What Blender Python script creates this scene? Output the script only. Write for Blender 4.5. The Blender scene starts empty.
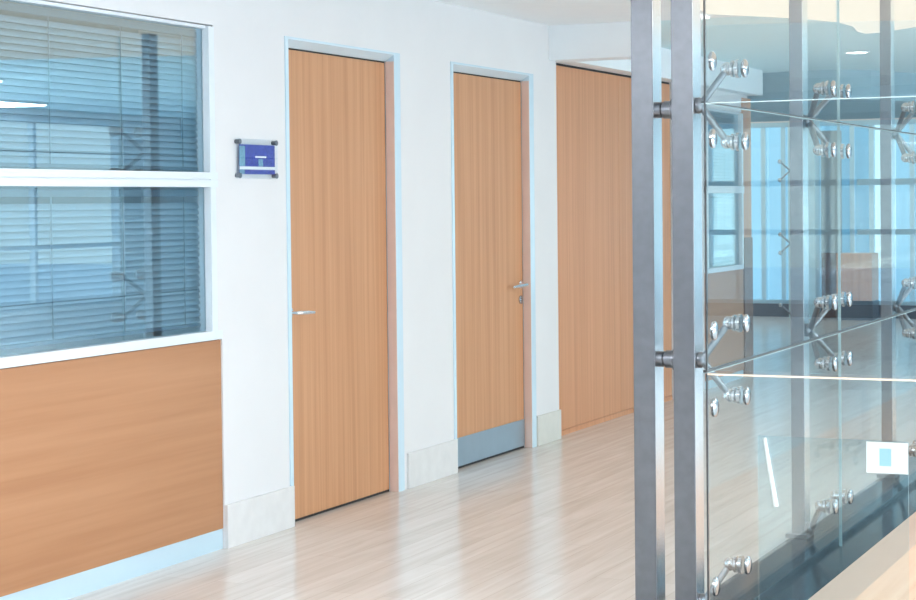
import bpy, bmesh, math, random
from mathutils import Vector, Matrix
random.seed(4)
PI = math.pi
S = bpy.context.scene
C = S.collection

# ------------------------------------------------------------------ materials
def node_mat(name):
    m = bpy.data.materials.new(name); m.use_nodes = True
    nt = m.node_tree; nt.nodes.clear()
    out = nt.nodes.new('ShaderNodeOutputMaterial')
    return m, nt, out

def lk(nt, a, b): nt.links.new(a, b)

def paint(name, col, rough=.6, metal=0., noise=0., nscale=8., bump=0., spec=.5):
    m, nt, out = node_mat(name)
    b = nt.nodes.new('ShaderNodeBsdfPrincipled')
    b.inputs['Roughness'].default_value = rough
    b.inputs['Metallic'].default_value = metal
    b.inputs['Specular IOR Level'].default_value = spec
    lk(nt, b.outputs[0], out.inputs[0])
    tc = nt.nodes.new('ShaderNodeTexCoord')
    n = nt.nodes.new('ShaderNodeTexNoise'); n.inputs['Scale'].default_value = nscale
    n.inputs['Detail'].default_value = 5
    lk(nt, tc.outputs['Object'], n.inputs['Vector'])
    r = nt.nodes.new('ShaderNodeValToRGB')
    r.color_ramp.elements[0].position = .3; r.color_ramp.elements[1].position = .7
    a = tuple(max(0, c*(1-noise)) for c in col); z = tuple(min(1, c*(1+noise)) for c in col)
    r.color_ramp.elements[0].color = (*a, 1); r.color_ramp.elements[1].color = (*z, 1)
    lk(nt, n.outputs['Fac'], r.inputs['Fac']); lk(nt, r.outputs['Color'], b.inputs['Base Color'])
    if bump:
        bp = nt.nodes.new('ShaderNodeBump'); bp.inputs['Strength'].default_value = bump
        bp.inputs['Distance'].default_value = .002
        lk(nt, n.outputs['Fac'], bp.inputs['Height']); lk(nt, bp.outputs[0], b.inputs['Normal'])
    return m

def wood(name, axis, c1, c2, c3, rough=.42, fine=60., seed=0., spec=.35, across=20, along=.35):
    """veneer: streaks run along axis (0,1,2)"""
    m, nt, out = node_mat(name)
    b = nt.nodes.new('ShaderNodeBsdfPrincipled'); b.inputs['Roughness'].default_value = rough
    b.inputs['Specular IOR Level'].default_value = spec
    lk(nt, b.outputs[0], out.inputs[0])
    tc = nt.nodes.new('ShaderNodeTexCoord')
    def streak(across, along, detail, dist):
        mp = nt.nodes.new('ShaderNodeMapping')
        sc = [across]*3; sc[axis] = along
        mp.inputs['Scale'].default_value = sc
        mp.inputs['Location'].default_value = (seed, seed*1.7, seed*.6)
        n = nt.nodes.new('ShaderNodeTexNoise'); n.inputs['Scale'].default_value = 1
        n.inputs['Detail'].default_value = detail; n.inputs['Distortion'].default_value = dist
        lk(nt, tc.outputs['Object'], mp.inputs['Vector']); lk(nt, mp.outputs[0], n.inputs['Vector'])
        return n
    n1 = streak(across, along, 4, .3); n2 = streak(fine, 1.1, 3, .1)
    mx = nt.nodes.new('ShaderNodeMath'); mx.operation = 'MULTIPLY_ADD'
    mx.inputs[1].default_value = .62
    ml = nt.nodes.new('ShaderNodeMath'); ml.operation = 'MULTIPLY'; ml.inputs[1].default_value = .38
    lk(nt, n2.outputs['Fac'], ml.inputs[0]); lk(nt, n1.outputs['Fac'], mx.inputs[0]); lk(nt, ml.outputs[0], mx.inputs[2])
    r = nt.nodes.new('ShaderNodeValToRGB'); e = r.color_ramp.elements
    e[0].position = .36; e[0].color = (*c1, 1); e[1].position = .66; e[1].color = (*c3, 1)
    k = e.new(.5); k.color = (*c2, 1)
    lk(nt, mx.outputs[0], r.inputs['Fac']); lk(nt, r.outputs['Color'], b.inputs['Base Color'])
    return m

def glass(name, tint, base=.045, rough=0.0, refl=(1, 1, 1), graze=1.):
    m, nt, out = node_mat(name)
    t = nt.nodes.new('ShaderNodeBsdfTransparent'); t.inputs[0].default_value = (*tint, 1)
    g = nt.nodes.new('ShaderNodeBsdfGlossy'); g.inputs['Roughness'].default_value = rough
    g.inputs[0].default_value = (*refl, 1)
    lw = nt.nodes.new('ShaderNodeLayerWeight'); lw.inputs['Blend'].default_value = .5
    p = nt.nodes.new('ShaderNodeMath'); p.operation = 'POWER'; p.inputs[1].default_value = 5
    a = nt.nodes.new('ShaderNodeMath'); a.operation = 'MULTIPLY_ADD'
    a.inputs[1].default_value = (1 - base)*graze; a.inputs[2].default_value = base
    lk(nt, lw.outputs['Facing'], p.inputs[0]); lk(nt, p.outputs[0], a.inputs[0])
    mx = nt.nodes.new('ShaderNodeMixShader')
    lk(nt, a.outputs[0], mx.inputs[0]); lk(nt, t.outputs[0], mx.inputs[1]); lk(nt, g.outputs[0], mx.inputs[2])
    lk(nt, mx.outputs[0], out.inputs[0])
    return m

def emit(name, col, s):
    m, nt, out = node_mat(name)
    e = nt.nodes.new('ShaderNodeEmission'); e.inputs[0].default_value = (*col, 1); e.inputs[1].default_value = s
    lk(nt, e.outputs[0], out.inputs[0])
    return m

M = {}
M['wall'] = paint('wall_paint', (.76, .765, .785), .75, noise=.012, nscale=3, bump=.05, spec=.2)
M['ceiling'] = paint('ceiling_paint', (.90, .95, .995), .85, noise=.01, spec=.1)
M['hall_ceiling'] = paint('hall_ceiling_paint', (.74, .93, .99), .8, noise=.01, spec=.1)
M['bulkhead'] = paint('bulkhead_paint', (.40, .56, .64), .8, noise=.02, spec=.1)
M['frame'] = paint('frame_paint', (.62, .78, .89), .15, noise=.01)
M['jamb'] = paint('jamb_lining', (.78, .60, .54), .45, noise=.03)
M['alu'] = paint('window_aluminium', (.76, .82, .87), .35, metal=.1, noise=.01)
M['marble'] = paint('skirting_stone', (.74, .74, .745), .3, noise=.035, nscale=14)
M['marble2'] = paint('skirting_stone_beige', (.68, .67, .62), .3, noise=.03, nscale=14)
M['kick'] = paint('kick_paint', (.52, .68, .78), .4, noise=.01)
M['steel'] = paint('brushed_steel', (.215, .23, .255), .30, metal=1, noise=.06, nscale=25)
M['bright_steel'] = paint('bright_steel', (.86, .89, .93), .22, metal=1, noise=.02)  # door handles; on the post sides its paleness stands for mirrored windows
M['polished'] = paint('polished_steel', (.52, .54, .57), .14, metal=1, noise=.02)
M['sheet'] = paint('kick_sheet', (.36, .46, .54), .35, metal=.6, noise=.03)
M['dark'] = paint('dark_gap', (.02, .02, .022), .6)
M['rubber'] = paint('joint_rubber', (.05, .055, .06), .45)
M['edge'] = paint('glass_edge', (.62, .78, .80), .25)
M['edge_thin'] = paint('silicone_seal', (.38, .52, .56), .3)
M['edge_warm'] = paint('glass_edge_warm', (.90, .74, .60), .25)
M['granite'] = paint('granite', (.035, .042, .05), .13, noise=.4, nscale=180)
M['slat'] = paint('blind_slat', (.50, .58, .65), .45, noise=.02)
M['slatdark'] = paint('blind_rail', (.16, .21, .26), .5)
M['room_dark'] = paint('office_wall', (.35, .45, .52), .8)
M['blue'] = paint('sign_blue', (.055, .07, .42), .4, noise=.25, nscale=60)
M['signteal'] = paint('sign_teal', (.22, .42, .55), .4, noise=.2, nscale=90)
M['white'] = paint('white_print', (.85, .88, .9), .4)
M['mesh'] = paint('chair_mesh', (.12, .14, .16), .7)
M['plastic'] = paint('chair_plastic', (.05, .055, .06), .4)
M['carpet'] = paint('wall_back_paint', (.30, .32, .36), .8, noise=.03)
M['stonefar'] = paint('far_column_paint', (.50, .76, .90), .6)
M['greyfar'] = paint('far_panel_grey', (.30, .36, .38), .6)
M['darkbase'] = paint('far_plinth', (.085, .12, .17), .4)
M['ground'] = paint('outdoor_paving', (.78, .82, .84), .9, noise=.1, nscale=.5)
M['bldg'] = paint('facade', (.62, .80, .86), .8, noise=.04, nscale=.4)
M['bwin'] = paint('facade_glazing', (.36, .58, .68), .2)
M['wood_v'] = wood('beech_door', 2, (.52, .255, .125), (.585, .30, .155), (.64, .34, .185), seed=0)
M['wood_v2'] = wood('beech_cabinet', 2, (.60, .285, .145), (.67, .325, .17), (.72, .36, .195), seed=5)
M['wood_h'] = wood('beech_panel', 1, (.43, .205, .10), (.475, .237, .12), (.515, .265, .14), seed=9, fine=40, across=9, along=.3)
M['wood_dark'] = wood('dark_wood', 2, (.16, .07, .04), (.20, .095, .06), (.26, .12, .075), seed=3)
M['g_wall'] = glass('clear_glass', (.968, .985, .98), .03, graze=.28)
M['g_room'] = glass('clear_glass_front', (.965, .988, .985), .05)
M['g_low'] = glass('blue_tint_glass', (.90, .965, .985), .08, refl=(.85, .95, 1))
M['g_win'] = glass('office_glass', (.84, .93, .97), .20, refl=(.80, .95, 1))
M['g_far'] = glass('far_glass', (.82, .94, .965), .05)
M['acrylic'] = glass('acrylic', (.97, .99, 1), .05)
M['lum'] = emit('luminous_ceiling', (1, .88, .75), .49)
M['lamp'] = emit('lamp_glow', (1, .98, .95), 6)

def floor_mat():
    m, nt, out = node_mat('plank_floor')
    b = nt.nodes.new('ShaderNodeBsdfPrincipled'); lk(nt, b.outputs[0], out.inputs[0])
    tc = nt.nodes.new('ShaderNodeTexCoord')
    mp = nt.nodes.new('ShaderNodeMapping'); mp.inputs['Rotation'].default_value = (0, 0, PI/2)
    lk(nt, tc.outputs['Object'], mp.inputs['Vector'])
    br = nt.nodes.new('ShaderNodeTexBrick')
    br.inputs['Scale'].default_value = 1; br.inputs['Brick Width'].default_value = 1.3
    br.inputs['Row Height'].default_value = .13; br.inputs['Mortar Size'].default_value = .0012
    br.inputs['Color1'].default_value = (.71, .67, .625, 1); br.inputs['Color2'].default_value = (.775, .74, .70, 1)
    br.inputs['Mortar'].default_value = (.58, .52, .46, 1)
    lk(nt, mp.outputs[0], br.inputs['Vector'])
    m2 = nt.nodes.new('ShaderNodeMapping'); m2.inputs['Scale'].default_value = (22, 1.3, 1)
    n = nt.nodes.new('ShaderNodeTexNoise'); n.inputs['Scale'].default_value = 1; n.inputs['Detail'].default_value = 5
    n.inputs['Distortion'].default_value = .6
    lk(nt, tc.outputs['Object'], m2.inputs['Vector']); lk(nt, m2.outputs[0], n.inputs['Vector'])
    r = nt.nodes.new('ShaderNodeValToRGB')
    r.color_ramp.elements[0].position = .3; r.color_ramp.elements[0].color = (.89, .87, .85, 1)
    r.color_ramp.elements[1].position = .68; r.color_ramp.elements[1].color = (1.05, 1.05, 1.06, 1)
    lk(nt, n.outputs['Fac'], r.inputs['Fac'])
    mx = nt.nodes.new('ShaderNodeMixRGB'); mx.blend_type = 'MULTIPLY'; mx.inputs[0].default_value = 1
    lk(nt, br.outputs['Color'], mx.inputs[1]); lk(nt, r.outputs['Color'], mx.inputs[2])
    lk(nt, mx.outputs[0], b.inputs['Base Color'])
    b.inputs['Roughness'].default_value = .19
    b.inputs['Specular IOR Level'].default_value = .38
    return m
M['floor'] = floor_mat()
M['floor_room'] = wood('room_floor_wood', 1, (.84, .52, .36), (.90, .58, .42), (.95, .65, .48), rough=.45, seed=2, fine=30, spec=.15)

# ------------------------------------------------------------------ geometry helpers
def box(bm, x0, x1, y0, y1, z0, z1):
    vs = [bm.verts.new(p) for p in ((x0,y0,z0),(x1,y0,z0),(x1,y1,z0),(x0,y1,z0),(x0,y0,z1),(x1,y0,z1),(x1,y1,z1),(x0,y1,z1))]
    for f in ((0,3,2,1),(4,5,6,7),(0,1,5,4),(1,2,6,5),(2,3,7,6),(3,0,4,7)):
        bm.faces.new([vs[i] for i in f])

def bbox(*a, bev=0.):
    bm = bmesh.new(); box(bm, *a)
    if bev:
        bmesh.ops.bevel(bm, geom=bm.edges[:], offset=bev, segments=2, affect='EDGES', profile=.5)
    return bm

def boxes(lst):
    bm = bmesh.new()
    for a in lst: box(bm, *a)
    return bm

def tube(bm, p, q, r0, r1=None, seg=20, cap=True):
    p = Vector(p); q = Vector(q); r1 = r0 if r1 is None else r1
    d = q - p
    mat = Matrix.Translation((p+q)/2) @ d.to_track_quat('Z', 'Y').to_matrix().to_4x4()
    bmesh.ops.create_cone(bm, cap_ends=cap, segments=seg, radius1=r0, radius2=r1, depth=d.length, matrix=mat)

def lathe(bm, origin, axis, prof, seg=24):
    """prof: list of (distance along axis, radius)"""
    o = Vector(origin); a = Vector(axis).normalized()
    u = a.orthogonal().normalized(); v = a.cross(u)
    rings = []
    for t, r in prof:
        if r < 1e-6: rings.append([bm.verts.new(o + a*t)])
        else: rings.append([bm.verts.new(o + a*t + (u*math.cos(2*PI*k/seg) + v*math.sin(2*PI*k/seg))*r) for k in range(seg)])
    for A, B in zip(rings, rings[1:]):
        for k in range(seg):
            l = (k+1) % seg
            if len(A) == 1 and len(B) == 1: continue
            if len(A) == 1: bm.faces.new((A[0], B[k], B[l]))
            elif len(B) == 1: bm.faces.new((A[k], B[0], A[l]))
            else: bm.faces.new((A[k], B[k], B[l], A[l]))

def prism(bm, pts, z0, z1):
    a = [bm.verts.new((x, y, z0)) for x, y in pts]; b = [bm.verts.new((x, y, z1)) for x, y in pts]
    bm.faces.new(a[::-1]); bm.faces.new(b)
    n = len(pts)
    for i in range(n): bm.faces.new((a[i], a[(i+1) % n], b[(i+1) % n], b[i]))

def ball(bm, c, r, sc=(1, 1, 1)):
    bmesh.ops.create_uvsphere(bm, u_segments=20, v_segments=12, radius=r,
        matrix=Matrix.Translation(c) @ Matrix.Diagonal((*sc, 1)))

def obj(name, bm, mat, parent=None, smooth=False):
    bmesh.ops.recalc_face_normals(bm, faces=bm.faces[:])
    me = bpy.data.meshes.new(name); bm.to_mesh(me); bm.free()
    if smooth:
        for p in me.polygons: p.use_smooth = True
        me.set_sharp_from_angle(angle=math.radians(40))
    o = bpy.data.objects.new(name, me); C.objects.link(o)
    if mat: me.materials.append(mat)
    if parent: o.parent = parent
    return o

def tag(o, label, cat, group=None):
    o['label'] = label; o['category'] = cat
    if group: o['group'] = group
    return o

def thing(name, label, cat, loc=(0, 0, 0), group=None):
    o = bpy.data.objects.new(name, None); o.empty_display_size = .1; C.objects.link(o); o.location = loc
    return tag(o, label, cat, group)

def struct(name, bm=None, m=None):
    if bm is None:
        o = bpy.data.objects.new(name, None); C.objects.link(o)
    else: o = obj(name, bm, m)
    o['kind'] = 'structure'
    return o

def dup(root, loc, label, group=None, skip=()):
    r = root.copy(); C.objects.link(r); r.location = loc; r['label'] = label
    if group: r['group'] = group
    for ch in list(root.children):
        if ch.name.split('.')[0] in skip: continue
        c = ch.copy(); C.objects.link(c); c.parent = r
        for g in ch.children:
            d = g.copy(); C.objects.link(d); d.parent = c
    return r

# ------------------------------------------------------------------ sizes (metres): x across the corridor, y along it
CEIL = 2.69          # ceiling
WX = .045             # face of the plastered wall; door leaves stand at x = 0
D1 = (7.79, 8.887); D2 = (9.68, 10.782); DH = 2.315
GX = 2.60            # plane of the glass partition along the corridor
BY = 6.15            # plane of the glass partition across the room
SEAM = (.963, 1.893)  # heights of the glass joints

# ------------------------------------------------------------------ setting
struct('floor', bbox(-5, 2.36, -5, 24.2, -.12, 0), M['floor'])
struct('floor_office', bbox(3.62, 9.2, -5, 24.2, -.12, 0), paint('office_carpet', (.74, .77, .79), .85, noise=.03))
struct('floor_room', bbox(2.90, 3.62, -5, 24.2, -.12, 0), M['floor_room'])
struct('trim_1', bbox(2.735, 2.90, -5, 14.2, -.12, 0), paint('floor_border', (.72, .48, .36), .3, noise=.03))
struct('trim_2', boxes([(2.36, 2.735, -5, 14.2, -.12, 0), (2.36, 2.90, 14.2, 24.2, -.12, -.0)]), M['granite'])
struct('trim_3', bbox(2.37, 2.57, 6.2, 14.1, 0, .025, bev=.004), M['granite'])
struct('ceiling', boxes([(-5, 9.2, -5, 11.2, CEIL, CEIL+.1)]), M['ceiling'])
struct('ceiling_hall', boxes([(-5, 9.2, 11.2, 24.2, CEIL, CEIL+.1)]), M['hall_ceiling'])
# dropped soffit over the cupboards (its front is the beam across the corridor)
struct('ceiling_soffit', boxes([(-.34, .14, 11.36, 15.97, 2.468, CEIL-.001), (-.34, .72, 11.14, 11.36, 2.468, CEIL-.001)]), M['ceiling'])
# curved bulkhead of the far hall
bm = bmesh.new()
front = [(-4.9, 17.4), (-3.5, 17.1), (-2.2, 16.9), (-1.2, 16.7), (-.5, 16.5), (0, 16.33), (.4, 16.22), (.75, 16.25), (.98, 16.5), (1.15, 16.9), (1.3, 17.3), (1.55, 17.7), (2.1, 18.1), (3, 18.5), (4.5, 18.8)]
prism(bm, front + [(8.9, 20.5), (-4.9, 20.5)], 2.43, CEIL-.001)
struct('ceiling_bulkhead', bm, M['bulkhead'])

W = []
def wbox(y0, y1, z0, z1, x1=WX, x0=-.35): W.append((x0, x1, y0, y1, z0, z1))
wbox(-5, 3.6, 0, CEIL)                      # behind the camera
wbox(3.6, 7.088, 2.36, CEIL)               # over the office window
wbox(7.088, 7.133, .953, CEIL)
wbox(7.133, D1[0]-.04, 0, CEIL)            # pier with the sign
wbox(D1[0]-.04, D1[1]+.002, DH+.034, CEIL)
wbox(D1[1]+.002, D2[0]-.04, 0, CEIL)
wbox(D2[0]-.04, D2[1]+.002, DH+.034, CEIL)
wbox(D2[1]+.002, 11.26, 0, CEIL)
wbox(13.78, 14.58, 0, 2.468, .02)
wbox(14.6, 15.7, 2.31, 2.468, .02)
wbox(15.7, 15.97, 0, 2.468, .0)
W.append((-.35, -.1, 11.24, 13.78, 0, 2.468))
struct('wall_left', boxes(W), M['wall'])
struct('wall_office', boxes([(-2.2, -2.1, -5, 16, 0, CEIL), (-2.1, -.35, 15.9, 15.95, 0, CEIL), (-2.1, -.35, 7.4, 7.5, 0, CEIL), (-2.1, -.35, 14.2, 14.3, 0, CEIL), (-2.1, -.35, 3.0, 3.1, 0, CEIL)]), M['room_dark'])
struct('wall_hall', boxes([(-5, -4.9, 15.95, 24.2, 0, CEIL), (-4.9, -2.2, 15.9, 16, 0, CEIL)]), M['wall'])
struct('wall_back', boxes([(0, 9.2, -5.1, -5, 0, CEIL)]), M['carpet'])
struct('wall_far', boxes([(-4.9, 9.2, 24.0, 24.2, 2.56, CEIL)]), M['wall'])

# right wall: piers with window bays
bays = [(-4.4, -1.0), (-.4, 3.0), (3.6, 7.0), (7.6, 11.0), (11.8, 15.2), (15.9, 19.35)]
wb = [(9.0, 9.2, -5, 24.0, 0, .35), (9.0, 9.2, -5, 24.0, 2.6, CEIL)]
e = [-5] + [v for b in bays for v in b] + [24.0]
for i in range(0, len(e), 2): wb.append((9.0, 9.2, e[i], e[i+1], .35, 2.6))
struct('wall_right', boxes(wb), M['wall'])
for i, (a, b) in enumerate(bays):
    w = struct('window_%d' % (i+4))
    fr = [(9.04, 9.12, a, a+.05, .35, 2.6), (9.04, 9.12, b-.05, b, .35, 2.6), (9.045, 9.115, a, b, .35, .41),
          (9.045, 9.115, a, b, 2.54, 2.6), (9.04, 9.12, (a+b)/2-.03, (a+b)/2+.03, .41, 2.54), (9.05, 9.11, a, b, 1.05, 1.1)]
    obj('window_frame', boxes(fr), M['alu'], w)
    obj('glass_pane', bbox(9.075, 9.085, a+.05, b-.05, .41, 2.54), M['g_wall'], w)

# stone skirtings
def skirt(name, y0, y1, x1, z1, m): struct(name, bbox(WX-.04, x1, y0, y1, 0, z1, bev=.002), m)
skirt('baseboard_left', 7.135, 7.745, .061, .198, M['marble'])
skirt('baseboard_pier', 9.0, 9.635, .06, .195, M['marble'])
skirt('baseboard_corner', 10.86, 11.262, .06, .192, M['marble2'])

# ------------------------------------------------------------------ doors
def door(n, y0, y1, pier0, pier1):
    d = struct('door_%d' % n)
    t = .034
    # steel frame: splayed reveal from the plaster face back to the leaf, thin flat face around it
    bm = bmesh.new()
    o = [(y0-t, 0), (y0-t, DH+t), (y1, DH+t), (y1, 0)]
    i_ = [(y0, 0), (y0, DH), (y1, DH), (y1, 0)]
    e_ = [(y0-t-.03, 0), (y0-t-.03, DH+t+.012), (y1+.072, DH+t+.012), (y1+.072, 0)]
    A = [bm.verts.new((WX+.006, y, z)) for y, z in o]; B = [bm.verts.new((.001, y, z)) for y, z in i_]
    E_ = [bm.verts.new((WX+.006, y, z)) for y, z in e_]; G_ = [bm.verts.new((WX-.001, y, z)) for y, z in e_]
    Dd = [bm.verts.new((-.06, y, z)) for y, z in i_]
    for k in range(3):
        for P, Q in ((A, B), (E_, A), (G_, E_), (B, Dd)):
            bm.faces.new((P[k], P[k+1], Q[k+1], Q[k]))
    obj('door_frame', bm, M['frame'], d)
    LY1 = y1-.006
    obj('jamb_lining', boxes([(.0, WX+.0055, y1-.004, y1-.0005, 0, DH-.001)]), M['jamb'], d)
    obj('seal', boxes([(-.05, -.006, LY1-.003, LY1+.003, 0, DH-.001), (-.05, -.006, y0+.001, LY1, DH-.008, DH-.001), (-.05, -.01, y0+.001, LY1, .0, .012)]), M['dark'], d)
    obj('door_leaf', bbox(-.045, -.001, y0+.001, LY1-.003, .014, DH-.008, bev=.0015), M['wood_v'], d)
    obj('door_stop', boxes([(-.06, -.046, y0, y1, 0, DH)]), M['dark'], d)
    return d
d1 = door(1, *D1, 0, 0)
d2 = door(2, *D2, 0, 0)
def lever(par, y, z, dirn, k_=1., x=0.):
    h = obj('door_handle', bmesh.new(), M['bright_steel'], par)
    bm = bmesh.new()
    lathe(bm, (x, y, z), (1, 0, 0), [(0, .0), (0, .026), (.006, .026), (.008, .022), (.008, .010), (.045, .010), (.045, 0)])
    pts = [Vector((x+.045, y, z)), Vector((x+.052, y+dirn*.02, z)), Vector((x+.052, y+dirn*.075*k_, z-.002)), Vector((x+.047, y+dirn*.135*k_, z-.006))]
    rr = [.0105, .011, .011, .0085]
    for k in range(3):
        tube(bm, pts[k], pts[k+1], rr[k], rr[k+1], 16); ball(bm, pts[k], rr[k])
    ball(bm, pts[3], rr[3])
    bmesh.ops.recalc_face_normals(bm, faces=bm.faces[:])
    bm.to_mesh(h.data); bm.free()
    for p in h.data.polygons: p.use_smooth = True
    h.data.set_sharp_from_angle(angle=math.radians(40))
lever(d1, D1[0]+.034, 1.028, 1, 1.15)
lever(d2, D2[1]-.052, 1.035, -1, 1.6)
bm = bmesh.new(); lathe(bm, (0, D2[1]-.054, .940), (1, 0, 0), [(0, 0), (0, .027), (.007, .027), (.009, .023), (.009, .009), (.014, .009), (.014, 0)])
obj('lock_cylinder', bm, M['polished'], d2, True)
obj('kick_plate', bbox(.0005, .003, D2[0]+.012, D2[1]-.015, .016, .183), M['sheet'], d2)

# ------------------------------------------------------------------ office window, blinds and timber panel below
def office_window(name, y0, y1, x, zb, gz0, rz0, rz1, zt, fw=.04):
    w = struct(name)
    f = [(x-.05, x+.012, y1-fw, y1, gz0, zt), (x-.05, x+.012, y0, y0+fw, gz0, zt),
         (x-.05, x+.012, y0, y1+.04*(x > .035), gz0-.04, gz0), (x-.05, x-.004, y0, y1, zt-.010, zt+.004)]
    obj('window_frame', boxes(f), M['alu'], w)
    c = (rz0+rz1)/2
    obj('window_rail', boxes([(x-.05, x+.016, y0, y1+.012, rz0, c-.0025), (x-.05, x+.016, y0, y1+.012, c+.0025, rz1), (x-.05, x+.008, y0, y1, c-.003, c+.003)]), M['alu'], w)
    obj('glass_pane', bbox(x-.028, x-.022, y0+fw, y1-fw, gz0, rz0), M['g_win'], w)
    obj('glass_pane', bbox(x-.028, x-.022, y0+fw, y1-fw, rz1, zt-.012), M['g_win'], w)
    return w
def blind(name, y0, y1, z0, z1, x, cords, label, gap=.027):
    t = thing(name, label, 'blind', (x, (y0+y1)/2, z0))
    o = (x, (y0+y1)/2, z0)
    sh = lambda a: (a[0]-o[0], a[1]-o[0], a[2]-o[1], a[3]-o[1], a[4]-o[2], a[5]-o[2])
    obj('head_rail', bbox(*sh((x-.02, x+.02, y0, y1, z1-.03, z1)), bev=.002), M['slatdark'], t)
    bm = bmesh.new(); n = int((z1-z0-.05)/gap)
    for k in range(n):
        zc = z0+.03+gap*k - o[2]
        # gently arched slat, tilted down towards the corridor
        prof = [(-.0105, .0130), (-.003, .0060), (.004, -.003), (.0085, -.0125)]
        a = [bm.verts.new((px, y0-o[1], zc+pz)) for px, pz in prof]; b = [bm.verts.new((px, y1-o[1], zc+pz)) for px, pz in prof]
        for i in range(3): bm.faces.new((a[i], b[i], b[i+1], a[i+1]))
    s = obj('slats', bm, M['slat'], t)
    sm = s.modifiers.new('s', 'SOLIDIFY'); sm.thickness = .0008
    obj('bottom_rail', bbox(*sh((x-.014, x+.014, y0, y1, z0, z0+.016)), bev=.002), M['slatdark'], t)
    for c in cords:
        obj('ladder_cord', bbox(*sh((x+.013, x+.0145, c-.003, c+.003, z0+.01, z1-.02))), M['slatdark'], t)
    return t
XW = .037
office_window('window_1', 3.6, 7.092, XW, 0, .992, 1.636, 1.702, 2.352, fw=.045)
cords = [4.52, 5.0, 5.5, 5.99, 6.48, 6.943]
blind('venetian_blind', 3.7, 7.082, 1.71, 2.338, -.04, cords, 'blue grey venetian blind in the upper pane of the large office window')
blind('venetian_blind', 3.7, 7.082, 1.012, 1.625, -.04, cords, 'blue grey venetian blind in the lower pane of the large office window')
t = thing('wall_panel', 'beech veneer panel with horizontal grain below the large office window', 'panel', (0, 5.3, 0))
obj('veneer_board', bbox(-.05, .038, 3.6-5.3, 7.132-5.3, .093, .948, bev=.001), M['wood_h'], t)
obj('plinth', bbox(-.05, .034, 3.6-5.3, 7.132-5.3, 0, .093), M['kick'], t)
struct('trim_4', bbox(-.05, .03, 3.6, 7.13, .948, .952), M['dark'])

office_window('window_2', 14.6, 15.68, .03, 0, .99, 1.61, 1.67, 2.30)
blind('venetian_blind', 14.66, 15.61, 1.69, 2.28, -.04, [14.88, 15.33], 'small distant venetian blind in the upper pane beyond the cupboards')
blind('venetian_blind', 14.66, 15.61, 1.01, 1.61, -.04, [14.88, 15.33], 'small distant venetian blind in the lower pane beyond the cupboards')
t = thing('wall_panel', 'beech panel below the small distant window beyond the cupboards', 'panel', (0, 15.13, 0))
obj('veneer_board', bbox(-.05, .035, -.55, .55, .07, .955), M['wood_h'], t)
obj('plinth', bbox(-.05, .03, -.55, .55, 0, .07), M['kick'], t)
t = thing('end_panel', 'narrow timber end panel where the corridor wall stops, dark in its lower part', 'panel', (0, 15.83, 0))
obj('upper_board', bbox(.001, .03, -.12, .14, 1.22, 2.44), M['wood_v2'], t)
obj('lower_board', bbox(.001, .04, -.12, .14, 0, 1.22), M['wood_dark'], t)

# built-in cupboard
t = thing('built_in_cupboard', 'full height beech cupboard set into the wall past the second door', 'cupboard', (0, 12.5, 0))
y = 12.5
obj('cupboard_body', boxes([(-.1, -.024, 11.25-y, 13.77-y, .03, 2.45)]), M['wood_v2'], t)
obj('side_strip', bbox(-.08, .012, 11.268-y, 11.30-y, 0, 2.42), M['wood_v2'], t)
for a, b in ((11.305, 11.395), (11.399, 12.585), (12.589, 13.77)):
    obj('door_panel', bbox(-.022, 0, a-y, b-y, .035, 2.452, bev=.001), M['wood_v2'], t)
obj('plinth', bbox(-.05, .004, 11.30-y, 13.77-y, 0, .033), M['wood_v2'], t)
obj('shadow_gap', bbox(-.09, -.004, 11.26-y, 13.77-y, 2.453, 2.467), M['dark'], t)

# ------------------------------------------------------------------ sign
t = thing('door_sign', 'blue printed sign behind clear acrylic on steel standoffs beside the first door', 'sign', (WX, 7.435, 1.675))
obj('acrylic_plate', bbox(.014, .018, -.185, .185, 0, .185), M['acrylic'], t)
ins = obj('printed_insert', bbox(.0115, .0135, -.155, .165, .022, .158), M['blue'], t)
for q in ((.0136, .0139, -.155, -.105, .058, .150), (.0136, .0139, -.155, -.11, .022, .042), (.0136, .0139, .015, .055, .058, .092)): obj('print_block', bbox(*q), M['signteal'], ins)
for q in ((.0140, .0143, -.015, .085, .098, .106),): obj('print_line', bbox(*q), M['white'], ins)
obj('white_strip', boxes([(.0137, .014, -.155, .165, .043, .057)]), M['white'], t)
for a in (-.165, .165):
    for b in (.015, .17):
        bm = bmesh.new(); lathe(bm, (0, a, b), (1, 0, 0), [(0, 0), (0, .010), (.020, .010), (.022, .013), (.026, .012), (.026, 0)])
        obj('standoff', bm, M['steel'], t, True)

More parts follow.
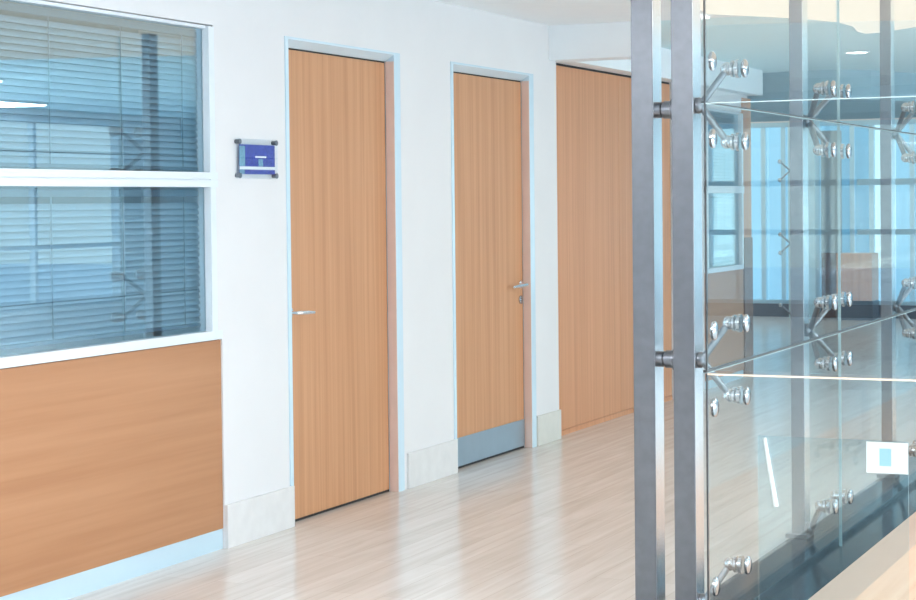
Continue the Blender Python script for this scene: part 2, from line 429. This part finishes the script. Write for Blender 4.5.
# ------------------------------------------------------------------ glass partition: posts, spiders, panes
BARX = (2.36, 2.44)
def spider(label, loc, g, hub_back=.02, n=True, up=True, down=True, s=1.):
    """hub at loc; glass plane lies g beyond in +x. Discs sit at dy -a and +a, dz +-h"""
    t = thing('spider_fitting', label, 'glass fitting', loc, 'spider fittings of the glass partition')
    bm = bmesh.new()
    lathe(bm, (-.008, 0, 0), (1, 0, 0), [(0, 0), (0, .03), (.010, .03), (.018, .024), (.022, .012), (.022, 0)])
    obj('hub', bm, M['steel'], t, True)
    h = .135
    sz = ([1] if up else []) + ([-1] if down else [])
    for dy in ((SPN, SPF) if n else (SPF,)):
        for z in sz:
            tip = Vector((g-.055, dy, z*h))
            bm = bmesh.new(); st = Vector((.006, 0, z*.004))
            tube(bm, st, tip, .0135, .0125, 18); ball(bm, st, .0125)
            a = obj('arm', bm, M['steel'], t, True)
            bm = bmesh.new(); ball(bm, tip, .025)
            lathe(bm, tip, (1, 0, 0), [(.008, 0), (.010, .014), (.016, .014), (.017, .030), (.026, .031), (.028, .018), (.034, .018), (.036, .034), (.048, .034), (.0485, 0)])
            obj('swivel_bolt', bm, M['polished'], a, True)
    for dy in (SPN, SPF):
        for z in sz:
            bm = bmesh.new()
            lathe(bm, (g+.007, dy, z*h), (1, 0, 0), [(-.001, 0), (-.001, .030), (.003, .034), (.010, .033), (.014, .027), (.0155, 0)])
            if False:
                lathe(bm, (g-.007, dy, z*h), (-1, 0, 0), [(0, 0), (0, .030), (.008, .030), (.010, .027), (.010, 0)])
            obj('clamp_disc', bm, M['polished'], t, True)
    return t
SPN, SPF = -.345, .065

posts = [6.55, 8.19, 10.14, 12.0, 13.9]
desc = ['third post along the partition, behind the panes near the right edge', 'post of the partition furthest but one along the corridor', 'last post at the far end of the partition']
# twin post at the opening
t = thing('steel_post', 'twin flat brushed steel post at the free end of the glass partition', 'post', (2.32, 6.60, 0))
obj('bar', bbox(2.36-2.32, 2.442-2.32, -.05, .055, 0, CEIL-.002, bev=.0025), M['steel'], t)
obj('bar', bbox(2.204-2.32, 2.288-2.32, -.05, .055, 0, CEIL-.002, bev=.0025), M['steel'], t)
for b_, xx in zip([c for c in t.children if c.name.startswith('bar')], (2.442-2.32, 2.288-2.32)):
    obj('side_face', bbox(xx, xx+.0008, -.047, .052, .003, CEIL-.006), M['bright_steel'], b_)  # paler strip over the same bar: the bright window reflection put into the colour
for z in (SEAM[0], SEAM[1]):
    bm = bmesh.new(); lathe(bm, (2.250-2.32, .0, z), (1, 0, 0), [(.039, 0), (.039, .030), (.058, .030), (.06, .024), (.066, .024), (.068, .033), (.095, .033), (.1, .044), (.109, .044), (.109, 0)])
    obj('spacer', bm, M['steel'], t, True)
obj('base_plate', bbox(2.18-2.32, 2.47-2.32, -.08, .08, 0, .012, bev=.002), M['steel'], t)
t2 = None
for k, y in enumerate(posts[1:]):
    lab = ['single flat steel post standing on the dark threshold behind the second row of fittings'] + desc
    t = thing('steel_post', lab[k], 'post', (2.405, y+.05, .025))
    b_ = obj('bar', bbox(-.025, .035, -.05, .05, 0, CEIL-.027, bev=.0025), M['steel'], t)
    obj('side_face', bbox(.035, .0358, -.047, .047, .003, CEIL-.03), M['bright_steel'], b_)  # window reflection on the bar's side, painted as paler steel
    obj('base_plate', bbox(-.05, .05, -.065, .065, 0, .02, bev=.002), M['steel'], t)

zs = [(.062, 'bottom'), (SEAM[0], 'middle'), (SEAM[1]+.012, 'top')]
hubx = 2.4525
which = ['on the twin post at the opening', 'on the single post on the dark threshold', 'on the third post near the right edge', 'on the fourth post down the partition', 'on the last post down the partition']
for k, y in enumerate(posts):
    if k: SPN, SPF = -.16, .13
    for z, nm in zs:
        if nm == 'bottom':
            up, down = True, False
        else: up = down = True
        spider(('polished %s spider fitting ' % {'bottom': 'lowest', 'middle': 'waist height', 'top': 'upper'}[nm]) + which[k],
               (hubx, (6.60 if k == 0 else y+.05), z), GX-hubx-.006, n=(k > 0), up=up, down=down)

def pane(label, a, m, warm=False, g='glass panes of the partition'):
    x0, x1, y0, y1, z0, z1 = a
    t = thing('glass_partition', label, 'glass partition', ((x0+x1)/2, (y0+y1)/2, z0), g)
    o = t.location; sh = lambda b: (b[0]-o.x, b[1]-o.x, b[2]-o.y, b[3]-o.y, b[4]-o.z, b[5]-o.z)
    obj('sheet', bbox(*sh(a)), m, t)
    return t
def joint(a, parent, m, name='joint_seal'):
    o = parent.location
    obj(name, bbox(a[0]-o.x, a[1]-o.x, a[2]-o.y, a[3]-o.y, a[4]-o.z, a[5]-o.z), m, parent)
ys = [BY+.01, 8.20, 10.12, 12.0, 13.95]
rows = [(.0, SEAM[0]-.005, 'lower'), (SEAM[0]+.005, SEAM[1]-.003, 'middle'), (SEAM[1]+.003, CEIL-.03, 'upper')]
cn = ['first bay', 'second bay', 'third bay', 'fourth bay']
for i in range(4):
    for j, (z0, z1, nm) in enumerate(rows):
        y0, y1 = ys[i]+.003, ys[i+1]-.003
        p = pane('%s glass pane of the %s of the partition along the corridor' % (nm, cn[i]), (GX-.006, GX+.006, y0, y1, z0, z1), M['g_wall'])
        if j < 2:
            joint((GX-.006, GX+.006, y0, y1, z1+.0005, z1+(.0095 if j == 0 else .0055)), p, M['rubber'])
            joint((GX-.0065, GX+.0065, y0, y1, z1-.002, z1), p, M['edge'] if j == 0 else M['edge_thin'], 'polished_edge')
        joint((GX-.006, GX+.006, y1+.0015, y1+.0045, z0, z1), p, M['edge_thin'], 'vertical_seal')
# panes across the room
xs = [GX+.012, 4.6, 6.6, 8.96]
cn = ['beside the twin post', 'right of the first', 'by the windows']
for i in range(3):
    for j, (z0, z1, nm) in enumerate(rows):
        x0, x1 = xs[i]+.003, xs[i+1]-.003
        p = pane('%s glass pane of the cross partition, %s' % (nm, cn[i]), (x0, x1, BY-.006, BY+.006, z0, z1), M['g_room'], g='glass panes of the cross partition')
        if j < 2:
            joint((x0, x1, BY-.0065, BY+.0065, z1-(.006 if j == 0 else .003), z1), p, M['edge_warm'] if j == 0 else M['edge'], 'polished_edge')
        if i == 0:
            joint((x0-.006, x0-.0005, BY-.006, BY+.006, z0, z1), p, M['rubber'], 'edge_seal')

# made-up screen: gives the bluish reflections in the cross partition a solid shape
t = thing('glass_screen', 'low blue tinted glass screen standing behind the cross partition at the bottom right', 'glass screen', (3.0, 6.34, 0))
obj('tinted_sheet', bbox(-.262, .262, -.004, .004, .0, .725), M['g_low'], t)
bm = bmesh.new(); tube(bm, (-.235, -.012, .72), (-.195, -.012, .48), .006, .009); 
obj('steel_stay', bm, M['white'], t, True)  # white streak mirrored in the glass, built as a solid rod
obj('white_notice', bbox(.12, .262, -.006, -.0045, .615, .722), M['white'], t)  # bright rectangle mirrored in the glass, painted as a white card
obj('notice_picture', bbox(.165, .205, -.0068, -.0061, .64, .70), paint('notice_blue', (.35, .62, .82), .4), t)  # blue part of that mirrored rectangle, painted on
obj('foot_channel', bbox(-.262, .262, -.02, .02, 0, .02), M['steel'], t)

# ------------------------------------------------------------------ ceiling lights
bm = bmesh.new()
pts = [(1.75, 7.4), (1.6, 8.6), (1.42, 9.7), (1.25, 10.5), (1.20, 10.82), (1.49, 11.2), (1.66, 11.46), (1.78, 11.75), (1.80, 12.1), (1.74, 12.5), (1.76, 12.67), (1.86, 12.64), (2.16, 12.35), (2.8, 11.9), (4.2, 11.5), (6.2, 11.0), (7.2, 10), (7.4, 8.6), (7.0, 7.3), (4.6, 6.9), (2.4, 7.0)]
prism(bm, pts, CEIL-.014, CEIL-.001)
tag(obj('luminous_ceiling_panel', bm, M['lum']), 'large curved cream luminous ceiling panel seen through the upper glass', 'ceiling light')
bm = bmesh.new()
prism(bm, [(-4.5, 21.0), (-2.5, 20.8), (0, 21.4), (2.2, 22.6), (1.5, 24.4), (-4.5, 24.6)], CEIL-.014, CEIL-.001)
tag(obj('luminous_ceiling_panel', bm, M['lum']), 'thin distant strip of luminous ceiling above the far glazing', 'ceiling light')
def downlight(x, y, label, z=CEIL, g='recessed downlights'):
    t = thing('downlight', label, 'downlight', (x, y, z), g)
    bm = bmesh.new(); lathe(bm, (0, 0, 0), (0, 0, -1), [(0, .0), (0, .10), (.006, .098), (.008, .085), (.002, .08), (.002, 0)])
    obj('trim_ring', bm, M['alu'], t, True)
    bm = bmesh.new(); tube(bm, (0, 0, -.0022), (0, 0, -.005), .079)
    obj('diffuser', bm, M['lamp'], t)
downlight(1.32, 14.39, 'small round downlight in the pale hall ceiling at the upper right')
# added fill panels, all out of view, that brighten the walls and ceilings
def fill_panel(x, y, sx, sy, e, label):
    t = thing('ceiling_light_panel', label, 'ceiling light', (x, y, CEIL-.03), 'rectangular ceiling light panels')
    obj('housing', bbox(-sx/2, sx/2, -sy/2, sy/2, .012, .029), M['alu'], t)
    obj('diffuser', bbox(-sx/2+.02, sx/2-.02, -sy/2+.02, sy/2-.02, 0, .012), e, t)
E1 = emit('panel_glow', (.97, .98, 1), 9.0)  # glow of the added fill panels
for i, (x, y) in enumerate(((.9, 2.1), (2.3, 3.6), (5.5, 1.5), (5.5, 4.4), (6.3, 8.0), (6.3, 12.5), (8.4, 15.9), (7.9, 9.8), (7.9, 14.2))):
    fill_panel(x, y, .6, 1.5, E1, ['corridor ceiling light panel nearest the back wall', 'corridor ceiling light panel nearest the doors', 'room ceiling light panel nearest the back wall', 'room ceiling light panel by the cross partition', 'ceiling light panel next to the luminous panel', 'hall ceiling light panel by the middle side windows', 'hall ceiling light panel by the last side windows', 'inner hall ceiling light panel past the cross partition', 'inner hall ceiling light panel furthest along'][i])

# ------------------------------------------------------------------ office chair and desk behind the glass reflections
def office_chair(x, y, rz):
    t = thing('office_chair', 'dark mesh-backed swivel chair mirrored faintly in the right-hand glass', 'chair', (x, y, 0))
    t.rotation_euler = (0, 0, rz)
    bm = bbox(-.24, .24, -.23, .23, .43, .49, bev=.02); obj('seat', bm, M['plastic'], t, True)
    fr = bmesh.new()
    for a, b in (((-.22, .24, .58), (-.2, .30, 1.05)), ((.22, .24, .58), (.2, .30, 1.05)), ((-.2, .30, 1.05), (.2, .30, 1.05)), ((-.22, .24, .58), (.22, .24, .58))):
        tube(fr, a, b, .014)
    tube(fr, (0, .2, .44), (0, .25, .6), .02)
    b = obj('backrest', fr, M['plastic'], t, True)
    ms = bmesh.new()
    for k in range(20):
        u = k/19; xx = -.2+.4*u
        tube(ms, (xx, .24, .58), (xx, .30, 1.05), .003, seg=5)
        zz = .59+.45*u; tube(ms, (-.21, .242+.057*u, zz), (.21, .242+.057*u, zz), .003, seg=5)
    obj('mesh_panel', ms, M['mesh'], b)
    bm = bmesh.new(); tube(bm, (0, 0, .1), (0, 0, .43), .025); obj('gas_lift', bm, M['steel'], t, True)
    for k in range(5):
        a = 2*PI*k/5; q = (math.cos(a)*.29, math.sin(a)*.29, .065)
        bm = bmesh.new(); tube(bm, (0, 0, .1), q, .02, .014); l = obj('leg', bm, M['plastic'], t, True)
        bm = bmesh.new(); tube(bm, (q[0]-.012, q[1], .028), (q[0]+.012, q[1], .028), .028); obj('caster', bm, M['plastic'], l, True)
    for s in (-1, 1):
        bm = bmesh.new(); tube(bm, (s*.25, .02, .46), (s*.27, .02, .66), .012); box(bm, s*.27-.03, s*.27+.03, -.14, .13, .66, .685)
        obj('armrest', bm, M['plastic'], t)
office_chair(2.1, 1.25, PI*.9)

# ------------------------------------------------------------------ far glazing
w = struct('window_3')
mx_ = [-4.8, -3.4, -2.3, -2.05, -1.78, -.87, -.62, -.1, .6, 1.6, 2.8, 4.0, 5.2, 6.4, 7.6, 8.9]
fr = [(a-.03, a+.03, 24.0, 24.08, .17, 2.56) for a in mx_]
fr += [(-4.9, 9.0, 23.99, 24.09, .17, .22), (-4.9, 9.0, 23.99, 24.09, 2.5, 2.56)]
fr += [(-.80, 9.0, 23.97, 24.06, 1.72, 1.80), (-.80, 9.0, 23.97, 24.06, 1.08, 1.15)]
obj('window_frame', boxes(fr), M['stonefar'], w)
obj('glass_pane', bbox(-4.9, 9.0, 24.03, 24.05, .2, 2.5), M['g_far'], w)
struct('baseboard_far', bbox(-4.9, 9.0, 23.95, 24.1, 0, .17), M['darkbase'])
struct('trim_5', bbox(-1.50, -1.26, 23.6, 23.9, 0, CEIL), M['stonefar'])
t = thing('hall_partition', 'grey panelled partition with a timber lower part beside the pale far column', 'partition', (-1.1, 23.8, 0))
obj('grey_board', bbox(-.13, .13, 0, .06, .85, 2.43), M['greyfar'], t)
obj('timber_board', bbox(-.13, .13, 0, .06, 0, .85), M['wood_dark'], t)
t = thing('hall_counter', 'low timber counter in front of the far glazing at the right', 'counter', (-.85, 23.45, 0))
obj('counter_front', bbox(-.1, .35, 0, .4, .25, .85), M['wood_v2'], t)
obj('counter_base', bbox(-.1, .35, .03, .4, 0, .25), M['darkbase'], t)
# small spider fittings on a post of the far glazing
t = thing('steel_post', 'thin distant steel post in front of the far glazing', 'post', (-1.62, 23.8, 0))
obj('bar', bbox(-.03, .03, -.05, .05, 0, 2.56), M['edge'], t)
for z, nm in ((.97, 'waist-high'), (1.92, 'upper'), (.05, 'lowest')):
    t = thing('spider_fitting', 'tiny %s spider fitting on the distant steel post' % nm, 'glass fitting', (-1.62, 23.745, z), 'distant spider fittings')
    for sx in (-1, 1):
        for sz in (-1, 1):
            if nm == 'lowest' and sz < 0: continue
            bm = bmesh.new(); tube(bm, (0, 0, 0), (sx*.12, -.05, sz*.12), .012)
            a = obj('arm', bm, M['steel'], t, True)
            bm = bmesh.new(); ball(bm, (sx*.12, -.06, sz*.12), .03); obj('clamp_disc', bm, M['polished'], a, True)

# ------------------------------------------------------------------ outdoors
struct('ground_outside', boxes([(-60, 90, 24.6, 120, -3.2, -3.0), (9.6, 90, -60, 24.6, -3.2, -3.0)]), M['ground'])
def building(x0, x1, y0, y1, h, face, label):
    t = thing('office_building', label, 'building', (x0, y0, -3))
    obj('facade', bbox(0, x1-x0, 0, y1-y0, 0, h), M['bldg'], t)
    n = 0
    for r in range(int(h/3.2)):
        z = .9+3.2*r
        if face == 'y':
            bm = boxes([(.8+3*k, 2.9+3*k, -.06, .02, z, z+1.7) for k in range(int((x1-x0-1)/3))])
        else:
            bm = boxes([(-.06, .02, .8+3*k, 2.9+3*k, z, z+1.7) for k in range(int((y1-y0-1)/3))])
        obj('window_row', bm, M['bwin'], t)
building(-26, -9.5, 52, 66, 16, 'y', 'pale blue office block far outside the end glazing, left one')
building(-7.5, 12, 60, 74, 9.5, 'y', 'lower pale blue office block outside the end glazing, right one')
building(38, 50, -4, 44, 7.5, 'x', 'pale office block opposite the side windows')

# ------------------------------------------------------------------ world and daylight
wd = bpy.data.worlds.new('World'); S.world = wd; wd.use_nodes = True
nt = wd.node_tree; nt.nodes.clear()
o = nt.nodes.new('ShaderNodeOutputWorld'); bg = nt.nodes.new('ShaderNodeBackground')
tc = nt.nodes.new('ShaderNodeTexCoord'); sp = nt.nodes.new('ShaderNodeSeparateXYZ'); r = nt.nodes.new('ShaderNodeValToRGB')
lk(nt, tc.outputs['Generated'], sp.inputs[0]); lk(nt, sp.outputs['Z'], r.inputs['Fac'])
r.color_ramp.elements[0].position = 0; r.color_ramp.elements[0].color = (.80, .93, 1, 1)
r.color_ramp.elements[1].position = .7; r.color_ramp.elements[1].color = (.52, .74, 1, 1)
lk(nt, r.outputs['Color'], bg.inputs[0]); bg.inputs[1].default_value = .70
lk(nt, bg.outputs[0], o.inputs[0])
def portal(name, loc, rot, sx, sy):
    l = bpy.data.lights.new(name, 'AREA'); l.shape = 'RECTANGLE'; l.size = sx; l.size_y = sy
    l.cycles.is_portal = True
    ob = bpy.data.objects.new(name, l); C.objects.link(ob); ob.location = loc; ob.rotation_euler = rot
portal('window_portal', (9.15, 7.4, 1.5), (0, PI/2, 0), 2.3, 23.8)
portal('window_portal', (2.0, 24.15, 1.4), (-PI/2, 0, 0), 13.6, 2.4)
# low sun behind haze through the side windows is left out: the photo shows only soft daylight
def area(name, loc, rot, sx, sy, power, col=(1, 1, 1)):
    l = bpy.data.lights.new(name, 'AREA'); l.shape = 'RECTANGLE'; l.size = sx; l.size_y = sy; l.energy = power; l.color = col
    ob = bpy.data.objects.new(name, l); C.objects.link(ob); ob.location = loc; ob.rotation_euler = rot
    return ob
area('window_daylight', (9.35, 5, .9), (0, PI/2+.5, 0), 1.8, 18, 300, (.90, .96, 1))  # unseen fill lamp added outside the side windows to strengthen the daylight

# ------------------------------------------------------------------ camera
cam = bpy.data.cameras.new('camera'); co = bpy.data.objects.new('camera', cam); C.objects.link(co)
f = 1850.
yaw = math.atan(848/f); pitch = math.radians(-1.5); roll = math.radians(-.6)
F0 = Vector((-math.sin(yaw), math.cos(yaw), 0)); R0 = Vector((math.cos(yaw), math.sin(yaw), 0)); U0 = Vector((0, 0, 1))
F = math.cos(pitch)*F0 + math.sin(pitch)*U0; U = -math.sin(pitch)*F0 + math.cos(pitch)*U0
R = math.cos(roll)*R0 + math.sin(roll)*U; U2 = -math.sin(roll)*R0 + math.cos(roll)*U
mat = Matrix((R, U2, -F)).transposed().to_4x4(); mat.translation = Vector((4.49, 0, 1.558))
co.matrix_world = mat
cam.sensor_fit = 'HORIZONTAL'; cam.sensor_width = 36; cam.lens = f/916*36
py = 202 + f*math.tan(-pitch)
cam.shift_y = (py-300)/916
cam.clip_end = 300
S.camera = co

S.view_settings.view_transform = 'Standard'; S.view_settings.look = 'None'
S.view_settings.gamma = 1; S.view_settings.use_curve_mapping = False
S.view_settings.exposure = 1.19
S.cycles.transparent_max_bounces = 32
S.cycles.max_bounces = 10; S.cycles.diffuse_bounces = 5; S.cycles.glossy_bounces = 6
S.cycles.use_denoising = True
S.cycles.sample_clamp_indirect = 6
